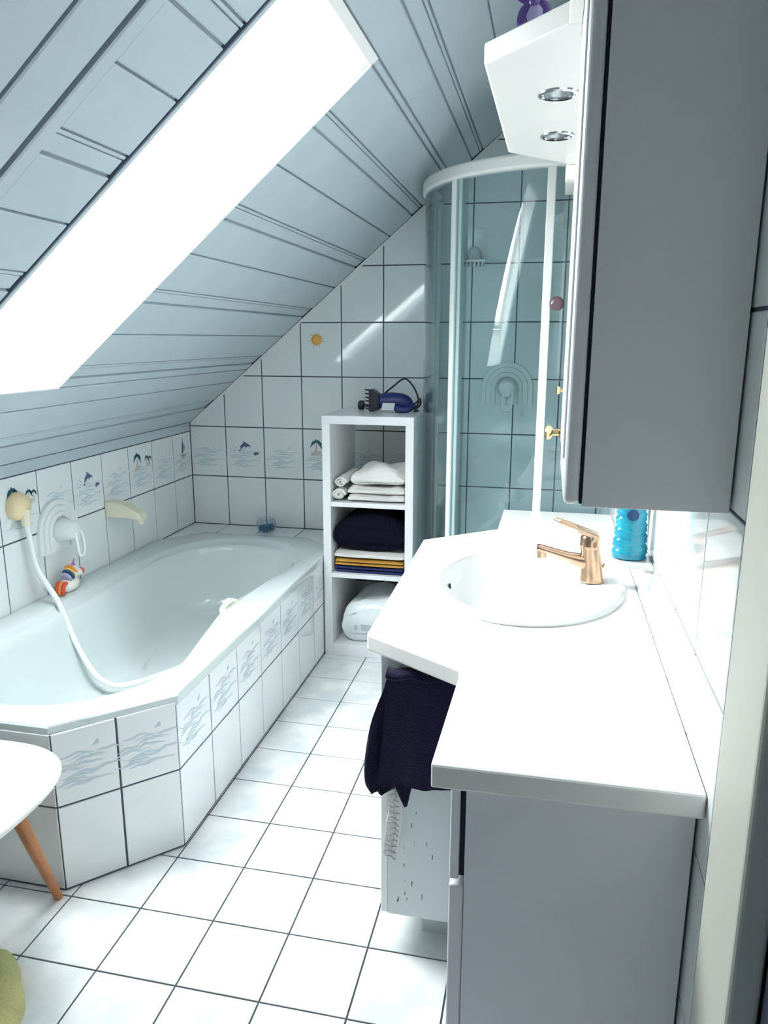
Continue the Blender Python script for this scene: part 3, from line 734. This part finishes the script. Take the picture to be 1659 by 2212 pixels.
band(full, .050, 2.002, 2.052).build('top_rail', 'rail_white', sw, smooth=30, bevel=.010, seg=3)
band(full, .050, .118, .150).build('bottom_rail', 'rail_white', sw, smooth=30)
tray = [(SHX+.0, YB-.006)]+shower_path(.0)+[(XR-.006, SHY), (XR-.006, YB-.006)]
G().prism([(x, y) for x, y in tray], 0.0, .118).build('shower_tray', 'ceramic', sw, bevel=.01)
d45 = 1.25*math.pi; d2 = math.pi*1.478
A_ = [(SHX, YB-.02), (SHX, 1.99)]+shower_path(0, math.pi, d45, 14)
band([(SHX, YB-.03)]+shower_path(0, math.pi, d45-.01, 18), .005, .150, 2.003).build('glass_panel', 'shower_glass', sw, smooth=30)
band(shower_path(.012, math.pi+.06, d45+.14, 16), .005, .150, 2.003).build('sliding_door_pane', 'shower_glass', sw, smooth=30)
band(shower_path(.0, d45+.02, d2, 16), .005, .150, 2.003).build('sliding_door_pane', 'shower_glass', sw, smooth=30)
band(shower_path(0, d2+.01, 1.5*math.pi, 3)+[(XR-.03, SHY)], .005, .150, 2.003).build('glass_panel', 'shower_glass', sw, smooth=30)
def post(px, py, a, w, t, nm='post', m='rail_white'):
    c, s_ = math.cos(a), math.sin(a)
    G().prism([(px+c*x-s_*y, py+s_*x+c*y) for x, y in ((-w/2, -t/2), (w/2, -t/2), (w/2, t/2), (-w/2, t/2))], .150, 2.004).build(nm, m, sw, bevel=.004)
p1 = (scx+SR*math.cos(d45), scy+SR*math.sin(d45)); post(p1[0]-.001, p1[1]-.001, -.70, .024, .030); post(p1[0]+.022, p1[1]-.012, -.70, .016, .024)
p2 = (scx+SR*math.cos(d2), scy+SR*math.sin(d2)); post(p2[0], p2[1], 0, .030, .028)
post(SHX+.001, YB-.022, math.pi/2, .030, .030, 'wall_profile'); post(SHX+.001, 2.02, math.pi/2, .012, .016, 'seal_strip', 'plastic_white')
g = G(); g.lathe([(.012, 0), (.012, .014), (.024, .020), (.025, .030), (.018, .036), (.003, .037)], (.772, SHY-.0045, 1.548), 20, axis='y'); g.build('door_knob', 'knob_red', sw, smooth=45)

mixer('shower_mixer', (.566, YB-.0005, 1.125), X, Z, -Y, 'pale arched shower mixer with lever loop behind the shower glass', 'plastic_white')
sd_ = empty('soap_holder', (.396, YB, 1.76), 'small white domed soap basket on the shower back wall', 'soap dish')
g = G(); rr = []
for r, h in ((.034, 0), (.033, .012), (.026, .024), (.012, .030)): rr.append([(.396+r*math.cos(math.pi*j/16), YB-h, 1.775+.066*(r/.034)*math.sin(math.pi*j/16)) for j in range(17)])
g.loft(rr, True, True).build('wall_bracket', 'plastic_white', sd_, smooth=40)
g = G(); g.box(.339, .454, YB-.080, YB-.001, 1.766, 1.776); g.build('tray', 'plastic_white', sd_, bevel=.003)
for k in range(6): G().box(.346+k*.018, .354+k*.018, YB-.078, YB-.01, 1.748, 1.7655).build('tray_rib', 'plastic_white', sd_, bevel=.002)

# ------------------------------------------------------------------ vanity: worktop, basin, tap, base cabinets
WZ, WT = .800, .040
WP = [(.613, -.474), (1.0066, -.470), (1.0066, 1.318), (.616, 1.318), (.613, 1.013), (.390, .821), (.397, .012), (.619, -.130)]
BA = (.722, .432); BRX, BRY = .252, .312
BCc = BA; AN = angles(WP, BA, 128)
ro = [polar_hit(WP, a) for a in AN]
def er(a, rx, ry): return 1/math.sqrt((math.cos(a)/rx)**2+(math.sin(a)/ry)**2)
rh = [er(a, BRX-.03, BRY-.03) for a in AN]
wt = empty('worktop', (.8, .42, WZ-WT), 'white angular vanity worktop along the right wall', 'worktop')
g = G(); g.loft([ring(rh, WZ-WT, BA), ring(ro, WZ-WT, BA), ring(ro, WZ, BA), ring(rh, WZ, BA), ring(rh, WZ-WT, BA)], False, False)
g.build('top_slab', 'laminate_white', wt, bevel=.006, seg=3)
# oval inset basin
bs = empty('wash_basin', (BA[0], BA[1], WZ), 'oval white ceramic inset basin in the vanity worktop', 'basin')
AN = [2*math.pi*i/72 for i in range(72)]
def ell(rx, ry, z, cx=BA[0], cy=BA[1]): return [(cx+rx*math.cos(a), cy+ry*math.sin(a), z) for a in AN]
bx_, by_ = BA[0]-.040, BA[1]
rings = [ell(BRX-.034, BRY-.034, WZ-.012), ell(BRX-.002, BRY-.002, WZ+.0005), ell(BRX, BRY, WZ+.006), ell(BRX-.006, BRY-.006, WZ+.013), ell(BRX-.016, BRY-.016, WZ+.016), ell(BRX-.055, BRY-.045, WZ+.013, BA[0]-.022), ell(.190, .250, WZ+.008, bx_, by_), ell(.182, .242, WZ-.004, bx_, by_), ell(.172, .230, WZ-.030, bx_, by_), ell(.155, .208, WZ-.062, bx_+.002, by_), ell(.125, .170, WZ-.092, bx_+.004, by_), ell(.085, .118, WZ-.110, bx_+.006, by_), ell(.040, .050, WZ-.118, bx_+.01, by_), ell(.022, .022, WZ-.120, bx_+.01, by_)]
g = G(); g.loft(rings, False, True)
# underside of the bowl
und = [ell(.022, .022, WZ-.128, bx_+.01, by_), ell(.095, .128, WZ-.118, bx_+.006, by_), ell(.165, .218, WZ-.066, bx_+.002, by_), ell(.186, .246, WZ-.020, bx_, by_), ell(BRX-.034, BRY-.034, WZ-.012)]
g.loft(und, True, False).build('basin_bowl', 'ceramic', bs, smooth=50)
g = G(); g.ball((bx_-.163, by_+.052, WZ-.040), (.004, .010, .0105), 14, 8); g.build('overflow_hole', 'dark_gap', bs, smooth=60)
G().lathe([(.023, 0), (.024, .002), (.016, .004), (.002, .004)], (bx_+.01, by_, WZ-.1195), 20).build('drain', 'chrome', bs, smooth=40)
# mixer tap
TX, TY, TZ = .893, .452, WZ+.0155
tp = empty('basin_tap', (TX, TY, TZ), 'copper toned single lever tap standing on the basin rim', 'tap')
g = G(); rs = []
for r, h, dx in ((.030, 0, 0), (.0305, .004, 0), (.0275, .02, -.001), (.0255, .05, -.004), (.0245, .075, -.007), (.0240, .088, -.009)): rs.append([(TX+dx+r*1.05*math.cos(2*math.pi*j/24), TY+r*math.sin(2*math.pi*j/24), TZ+h) for j in range(24)])
g.loft(rs).build('tap_body', 'copper', tp, smooth=40)
g = G(); g.lathe([(.0255, .088), (.0262, .091), (.0262, .097), (.0252, .100), (.0252, .114), (.022, .121), (.004, .124)], (TX-.010, TY, TZ), 24); g.build('tap_cap', 'copper', tp, smooth=35)
g = G(); rs = []
for t, w, h, z in ((.0, .022, .027, .046), (-.030, .020, .018, .052), (-.060, .0175, .013, .060), (-.095, .0160, .0105, .070), (-.130, .0150, .0100, .079), (-.140, .0140, .0090, .080)):
    rs.append([(TX-.004+t, TY+w*math.copysign(abs(math.cos(2*math.pi*j/20))**.7, math.cos(2*math.pi*j/20)), TZ+z+h*math.sin(2*math.pi*j/20)) for j in range(20)])
g.loft(rs).build('spout', 'copper', tp, smooth=45)
G().lathe([(.0115, -.016), (.0125, -.014), (.0125, .004)], (TX-.130, TY, TZ+.070), 18).build('aerator', 'copper', tp, smooth=35)
g = G()     # lever: flat plate ending in an open loop, rising to the front
lev = lambda s, o: (TX+.010-s, TY+o, TZ+.118+s*.34)
outl = [(0, -.022), (.045, -.021), (.098, -.019), (.116, 0), (.098, .019), (.045, .021), (0, .022)]
innl = [(.052, -.0135), (.054, -.0145), (.094, -.0125), (.107, 0), (.094, .0125), (.054, .0145), (.052, .0135)]
T = .007
for z in (0,):
    pass
rr = []
for (a, b) in zip(outl, innl):
    P = lambda q, h: Vector(lev(*q))+Vector((0, 0, h))
    rr.append([P(a, 0), P(a, T), P(b, T), P(b, 0)])
g.loft(rr, True, True); g.build('lever', 'copper', tp, bevel=.002)
g = G(); q = [lev(0, -.0215), lev(.052, -.0195), lev(.052, .0195), lev(0, .0215)]
g.loft([[Vector(p)+Vector((0, 0, -.006)) for p in q], [Vector(p)+Vector((0, 0, T+.0005)) for p in q]]).build('lever_plate', 'copper', tp, bevel=.002)
G().tube([(TX+.022, TY, TZ+.030), (TX+.030, TY, TZ+.048)], .0028, 8).build('pop_up_rod', 'copper', tp, smooth=60)

# wall-mounted ledge, soap bottle and tube
ld = empty('wall_ledge', (.96, .29, .93), 'small white wall shelf with rounded front above the worktop', 'shelf')
g = G(); pts = [(XR-.0005, .190), (XR-.0005, .435)]+[(XR-.035-.075*math.sin(math.pi*i/16)**.6, .435-.245*i/16) for i in range(1, 16)]
g.prism(pts[::-1] if area(pts) < 0 else pts, .927, .938).build('ledge_plate', 'ceramic', ld, bevel=.003)
G().prism([(XR-.0005, .21), (XR-.0005, .38), (XR-.018, .37), (XR-.018, .22)], .915, .9268).build('bracket', 'ceramic', ld)
bt = empty('soap_bottle', (.958, .255, .938), 'turquoise ribbed soap bottle on the small wall shelf', 'bottle')
prof = [(.030, .0), (.038, .003)]
for k in range(9):
    z = .010+.0125*k; w = .0385-.0008*k; prof += [(w-.001, z), (w+.0018, z+.005), (w-.001, z+.011)]
prof += [(.031, .126), (.029, .135), (.022, .142), (.012, .146)]
g = G().lathe(prof, (.958, .255, .938), 28, sx=.98, sy=.85); g.xf(lambda p: (p.x+.0012*math.sin(p.z*240+p.y*40), p.y, p.z+.0025*math.sin(p.x*90) if p.z > .95 else p.z)); g.build('bottle_body', 'turquoise', bt, smooth=60)
g = G(); g.lathe([(.0135, 0), (.013, .003), (.001, .0035)], (.957, .2245, 1.045), 18, axis='y'); g.build('round_badge', 'cap_blue', bt, smooth=40)
g = G(); g.lathe([(.013, .145), (.013, .165), (.006, .166), (.006, .182), (.003, .183)], (.958, .255, .938), 16); g.box(.925, .965, .249, .261, 1.117, 1.127); g.build('pump_head', 'cap_blue', bt, smooth=40)
tb = empty('toothpaste_tube', (.990, .345, .938), 'white tube with dark print standing by the wall on the small shelf', 'tube')
g = G(); rs = []
for z, rx, ry_ in ((0, .010, .010), (.022, .010, .010), (.024, .013, .015), (.06, .012, .019), (.11, .006, .022), (.135, .0015, .023)): rs.append([(.990+rx*math.cos(2*math.pi*j/16), .345+ry_*math.sin(2*math.pi*j/16), .938+z) for j in range(16)])
g.loft(rs).build('tube_body', 'plastic_white', tb, smooth=50)
for k in range(4): G().box(.976, .979, .334+k*.001, .356-k*.001, .976+.014*k, .983+.014*k).build('tube_print', 'print_green', tb)

# near base cabinet with drawer and door
CY0 = -.432
nb = empty('base_cabinet', (.83, -.22, 0), 'grey-white base cabinet under the near end of the worktop', 'cabinet')
G().box(.664, XR-.004, CY0, .008, .0, WZ-WT-.001).build('carcass', 'cabinet_grey', nb, bevel=.002)
dr = G().box(.640, .6555, CY0-.002, .006, .574, WZ-WT-.006).build('drawer_front', 'cabinet_grey', nb, bevel=.004, seg=3)
do = G().box(.640, .6635, CY0-.002, .006, .02, .564).build('door', 'cabinet_grey', nb, bevel=.004, seg=3)
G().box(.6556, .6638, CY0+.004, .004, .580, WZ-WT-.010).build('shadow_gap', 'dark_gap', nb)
# basin cabinet, angled towards the room
sb = empty('basin_cabinet', (.72, .42, 0), 'pale worn basin cabinet with chipped side panel under the wash basin', 'cabinet')
pd, pn = Vector((1, 0, 0)), Vector((0, -1, 0))
G().prism([(.448, .032), (XR-.02, .032), (XR-.02, .985), (.64, .985), (.448, .80)], .10, .655).build('carcass', 'green_white', sb)
G().prism([(.52, .08), (XR-.02, .08), (XR-.02, .95), (.66, .95), (.52, .78)], 0, .099).build('plinth', 'green_white', sb)
sp_ = G().prism_f([(0, .094), (.218, .094), (.218, .758), (0, .758)], (.445, .012, 0), pd, Z, pn, -.018, 0).build('side_panel', 'green_white', sb, bevel=.003)
rs_ = random.Random(21)
for k in range(18):
    a = rs_.uniform(.012, .07) if k < 15 else rs_.uniform(.08, .13); z = rs_.uniform(.12, .40); w = rs_.uniform(.0008, .002); h = rs_.uniform(.004, .016)
    G().prism_f([(a, z), (a+w, z), (a+w*1.4, z+h), (a+.0003, z+h*.9)], (.445, .012, 0), pd, Z, pn, 0, .0004).build('paint_chip', 'chip', sp_)
for y0, y1 in ((.014, .415), (.419, .81)):
    dd = G().box(.428, .446, y0, y1, .094, .756).build('door', 'laminate', sb, bevel=.004, seg=3)
    G().ball((.418, (.39 if y0 < .2 else .445), .62), (.012, .012, .012)).build('knob', 'brass', dd, smooth=60)
fb = empty('rear_base_cabinet', (.83, 1.15, 0), 'white base cabinet under the far end of the worktop beside the shower', 'cabinet')
G().box(.664, XR-.004, 1.0, 1.312, .0, WZ-WT-.001).build('carcass', 'cabinet_grey', fb, bevel=.002)
G().box(.640, .663, 1.003, 1.31, .02, WZ-WT-.006).build('door', 'cabinet_grey', fb, bevel=.004)

# dark towel and striped cloth hanging on the angled panel
P0 = Vector((.443, .012, 0))
def sheet(rows, off0, m, name, parent, thick=.008, fold=.006, k=3.0, ph=0, seed=0):
    """hanging cloth from rows (z, s_left, s_right); s runs along the panel"""
    NS = 28; rr = random.Random(seed); zs = [r[0] for r in rows]
    fr = [];
    R3 = spline([(a, b, c) for a, b, c in rows], 5)
    rings = []
    for q in R3:
        z, a, b = q; t = (zs[0]-z)/(zs[0]-zs[-1]); front = []; back = []
        for j in range(NS+1):
            s = a+(b-a)*j/NS; f = fold*(.25+.75*t)*math.sin(k*2*math.pi*j/NS+ph+.8*math.sin(t*3))+.0012*math.sin(j*1.1+t*9)*t
            edge = min(1, 5*min(j, NS-j)/NS+.25)
            pt = P0+pd*s+pn*(off0+f); front.append(pt+pn*thick*.5*edge+Z*z); back.append(pt-pn*thick*.5*edge+Z*z)
        rings.append(front+back[::-1])
    return G().loft(rings).build(name, m, parent, smooth=70)
tw = empty('hand_towel', P0+pn*.05+Vector((0, 0, .43)), 'dark navy hand towel hanging below the worktop beside the basin cabinet', 'towel')
sheet([(.737, .012, .180), (.690, .000, .170), (.649, -.015, .150), (.603, -.029, .120), (.546, -.039, .100), (.500, -.043, .070), (.460, -.041, .035), (.438, -.030, .004)], .034, 'towel_navy', 'rear_layer', tw, .012, .006, 1.5, .5)
sheet([(.739, .014, .187), (.695, .011, .186), (.618, .005, .184), (.528, -.003, .180), (.500, -.006, .178), (.481, -.008, .176)], .060, 'towel_navy', 'front_layer', tw, .014, .006, 1.6, 2.4)
sheet([(.540, .000, .100), (.500, .012, .074), (.460, .030, .064), (.420, .049, .056)], .046, 'towel_navy', 'corner_tip', tw, .008, .002, 1, 0)
g = G(); a = P0+pd*.020+pn*.048; b = P0+pd*.185+pn*.048
G().tube([a+Z*.728, b+Z*.728], .007, 12).build('rail', 'chrome', sb, smooth=60)
for q in (a+pd*.01, b-pd*.02): G().tube([q+Z*.728, q+Z*.728-pn*.047], .005, 8).build('rail_bracket', 'chrome', sb, smooth=60)
rings = []
for i in range(15):
    s_ = .011+.177*i/14; c0 = P0+pd*s_+pn*.048; rings.append([c0+pn*(.0215*math.cos(a))+Z*(.736+.011*math.sin(a)-.004*math.sin(i*1.1)) for a in [math.pi*2*j/20 for j in range(20)]])
G().loft(rings).build('top_fold', 'towel_navy', tw, smooth=70)
cl = empty('striped_cloth', P0+pn*.03+Vector((0, 0, .25)), 'narrow white cloth with grey stripes hanging below the dark towel', 'cloth')
rows_ = [(.52, .018, .048), (.456, .009, .028), (.391, .008, .039), (.35, .003, .038), (.31, .000, .035), (.270, -.005, .031)]
sheet(rows_, .018, 'towel_white', 'cloth_strip', cl, .004, .003, 1.5, 1.0)
for k in range(15):
    z = .272+.0145*k
    for (z1, a1, b1), (z2, a2, b2) in zip(rows_, rows_[1:]):
        if z2 <= z <= z1:
            f = (z-z2)/(z1-z2); a = a2+(a1-a2)*f; b = b2+(b1-b2)*f
    g = G(); pts = [P0+pd*(a+(b-a)*(.12+.76*i/6))+pn*(.0255+.002*math.sin(i*1.3))+Z*(z+.003*math.sin(i*.9+k)-.004*i/6) for i in range(7)]
    g.tube(pts, .0012, 6); g.build('woven_stripe', 'stripe_dark', cl, smooth=60)

# ------------------------------------------------------------------ wall cabinets, mirror and light canopy
CB, CTOP = 1.199, 2.36
wc = empty('wall_cabinet', (.9, -.27, CB), 'tall grey wall cabinet nearest the camera with a brass knob', 'wall cabinet')
G().box(.8125, XR-.003, -.430, -.105, CB, CTOP).build('carcass', 'cabinet_grey', wc, bevel=.0015)
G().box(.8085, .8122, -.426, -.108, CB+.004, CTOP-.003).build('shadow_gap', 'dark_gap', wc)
dn = G().box(.7865, .8082, -.431, -.106, CB+.002, CTOP).build('door', 'cabinet_grey', wc, bevel=.0095, seg=5)
G().box(.7835, .7865, -.385, -.150, CB+.06, CTOP-.05).build('raised_panel', 'laminate', dn, bevel=.002)
def knob(px, py, pz, parent):
    g = G(); rings = []
    for h, r in ((0, .012), (.003, .012), (.006, .006), (.016, .006), (.020, .012), (.026, .0135), (.030, .009), (.031, .001)): rings.append([(px-h, py+r*math.cos(2*math.pi*j/18), pz+r*math.sin(2*math.pi*j/18)) for j in range(18)])
    g.loft(rings).build('knob', 'brass', parent, smooth=50)
knob(.7862, -.140, 1.268, dn)
fc = empty('rear_wall_cabinet', (.9, 1.0, CB), 'white wall cabinet at the far end beside the shower with a brass knob', 'wall cabinet')
G().box(.832, XR-.003, .835, 1.30, CB, 1.90).build('carcass', 'laminate', fc, bevel=.0015)
df = G().box(.811, .831, .834, 1.30, CB+.002, 1.898).build('door', 'laminate', fc, bevel=.005, seg=3)
knob(.8108, .93, 1.272, df)
mr = empty('mirror_cabinet', (.95, .36, CB), 'recessed mirror panel between the two wall cabinets', 'mirror')
G().box(.93, XR-.003, -.104, .834, CB, 1.898).build('back_box', 'laminate', mr, bevel=.001)
for y0, y1 in ((-.10, .363), (.367, .830)): G().box(.924, .9298, y0, y1, CB+.003, 1.895).build('mirror_pane', 'mirror', mr)
cn = empty('light_canopy', (.8, .35, 1.90), 'white angular canopy board with two recessed spotlights above the basin', 'canopy')
CP = [(.762, -.104), (.762, -.158), (.619, -.006), (.626, .655), (.780, .826), (.780, 1.30), (XR-.004, 1.30), (XR-.004, -.104)]
CP = [(.7835, -.1045), (.7628, -.1045)] and CP
g = G(); g.prism([(.764, -.154), (.784, -.154), (.784, -.1035), (XR-.004, -.1035), (XR-.004, 1.30), (.780, 1.30), (.780, .826), (.626, .655), (.619, -.006)], 1.9005, 1.936); g.build('canopy_board', 'canopy_white', cn, bevel=.004, seg=2)
G().box(.7625, .7832, -.431, -.154, 1.9005, 1.936).build('cornice', 'canopy_white', cn, bevel=.003)
G().box(.776, .811, .83, .875, 1.862, 1.900).build('corner_block', 'canopy_white', cn, bevel=.002)
for yy in (.187, .510):
    sp1 = G().lathe([(.034, -.0045), (.040, -.003), (.041, 0), (.030, .0), (.030, -.0015)], (.750, yy, 1.9003), 28, cap0=False, cap1=False).build('spot_ring', 'chrome', cn, smooth=40)
    G().lathe([(.030, -.0015), (.022, -.0012), (.012, -.0004), (.002, -.0003)], (.750, yy, 1.9003), 24, cap0=False).build('spot_lens', 'clear_glass', sp1, smooth=40)
    G().lathe([(.029, -.0008), (.004, -.0001)], (.750, yy, 1.9003), 24).build('spot_reflector', 'chrome', sp1, smooth=40)

# purple ornament on the canopy
om = empty('glass_ornament', (.705, -.03, 1.936), 'purple glass ornament standing on the light canopy', 'ornament')
def petal(g, base, tip, w, sag=0):
    base, tip = Vector(base), Vector(tip); d = tip-base; s = d.cross(Vector((0, -1, 0))).normalized(); rs = []
    for i in range(9):
        t = i/8; c = base+d*t+Vector((0, 0, sag*math.sin(math.pi*t))); ww = w*math.sin(math.pi*(.12+.83*t))
        rs.append([c+s*ww, c+Vector((0, -.004, 0)), c-s*ww, c+Vector((0, .004, 0))])
    g.loft(rs)
for bs_, tp_, w, m in (((.700, -.03, 1.985), (.678, -.035, 1.938), .012, 'purple_glass'), ((.705, -.03, 1.985), (.704, -.04, 1.937), .014, 'lilac_glass'), ((.708, -.03, 1.985), (.734, -.03, 1.950), .012, 'purple_glass'), ((.702, -.03, 1.980), (.668, -.03, 1.999), .009, 'purple_glass'), ((.704, -.03, 1.98), (.698, -.03, 2.050), .012, 'purple_glass'), ((.710, -.03, 1.985), (.740, -.025, 2.03), .012, 'lilac_glass')):
    g = G(); petal(g, bs_, tp_, w, .003); g.build('petal', m, om, smooth=50)
G().ball((.704, -.03, 1.985), (.010, .010, .012)).build('core', 'purple_glass', om, smooth=60)

# ------------------------------------------------------------------ chair at the left, cloth on the floor
ch = empty('shell_stool', (-.50, -.26, 0), 'white moulded seat with turned wooden legs beside the tub', 'stool')
SCX, SCY, SA, SB_ = -.510, -.275, .238, .245
def sup(a, k): c, s_ = math.cos(a), math.sin(a); return (SCX+k*SA*math.copysign(abs(c)**.72, c), SCY+k*SB_*math.copysign(abs(s_)**.72, s_))
rings = []
for k, z in ((.05, .418), (.6, .420), (.90, .428), (.97, .437), (1.0, .446), (1.0, .452), (.985, .456), (.93, .450), (.7, .440), (.4, .434), (.05, .432)): rings.append([(*sup(2*math.pi*j/48, k), z) for j in range(48)])
G().loft(rings).build('seat_shell', 'seat_white', ch, smooth=60)
for (x0, y0), (x1, y1) in (((-.440, -.150), (-.428, -.012)), ((-.62, -.20), (-.76, -.10)), ((-.42, -.42), (-.28, -.66))):
    G().tube([(x0, y0, .424), ((x0+x1)/2, (y0+y1)/2, .21), (x1, y1, 0)], [.019, .016, .0105], 14).build('leg', 'wood_leg', ch, smooth=50)
yc = empty('yellow_towel', (-.47, -.47, 0), 'crumpled yellow-green towel heap on the floor in the corner of the view', 'towel')
rings = []; rr_ = random.Random(4); phs = [rr_.uniform(0, 6.28) for _ in range(6)]
for i in range(15):
    t = i/14; k = math.cos(t*math.pi/2)**.7 if t < 1 else .01; z = .07*math.sin(t*math.pi/2)
    rings.append([(-.47+max(k, .01)*.24*(1+.09*math.sin(5*a+phs[0]+2*t)+.05*math.sin(11*a+phs[1]))*math.cos(a), -.47+max(k, .01)*.24*(1+.09*math.sin(4*a+phs[2]+t)+.05*math.sin(9*a+phs[3]))*math.sin(a), z+(.014*math.sin(6*a+phs[4])*t*(1-t)*3 if 0 < t < 1 else 0)) for a in [2*math.pi*j/64 for j in range(64)]])
G().loft(rings).build('crumpled_cloth', 'towel_yellow', yc, smooth=70)
# blue robe on the door
rb = empty('blue_robe', (XR+.03, -.85, .3), 'dark blue cloth hanging on the door at the right edge', 'cloth')
rings = []
for i in range(9):
    z = 1.0-.68*i/8; rings.append([(XR+.030+.010*math.sin(j*1.4+i*.3)*(.3+.7*i/8), -.80-.14*j/12-(.0 if i else -.0), z) for j in range(13)]+[(XR+.042, -.80-.14*j/12, z) for j in range(12, -1, -1)])
G().loft(rings).build('robe_cloth', 'robe_blue', rb, smooth=60)
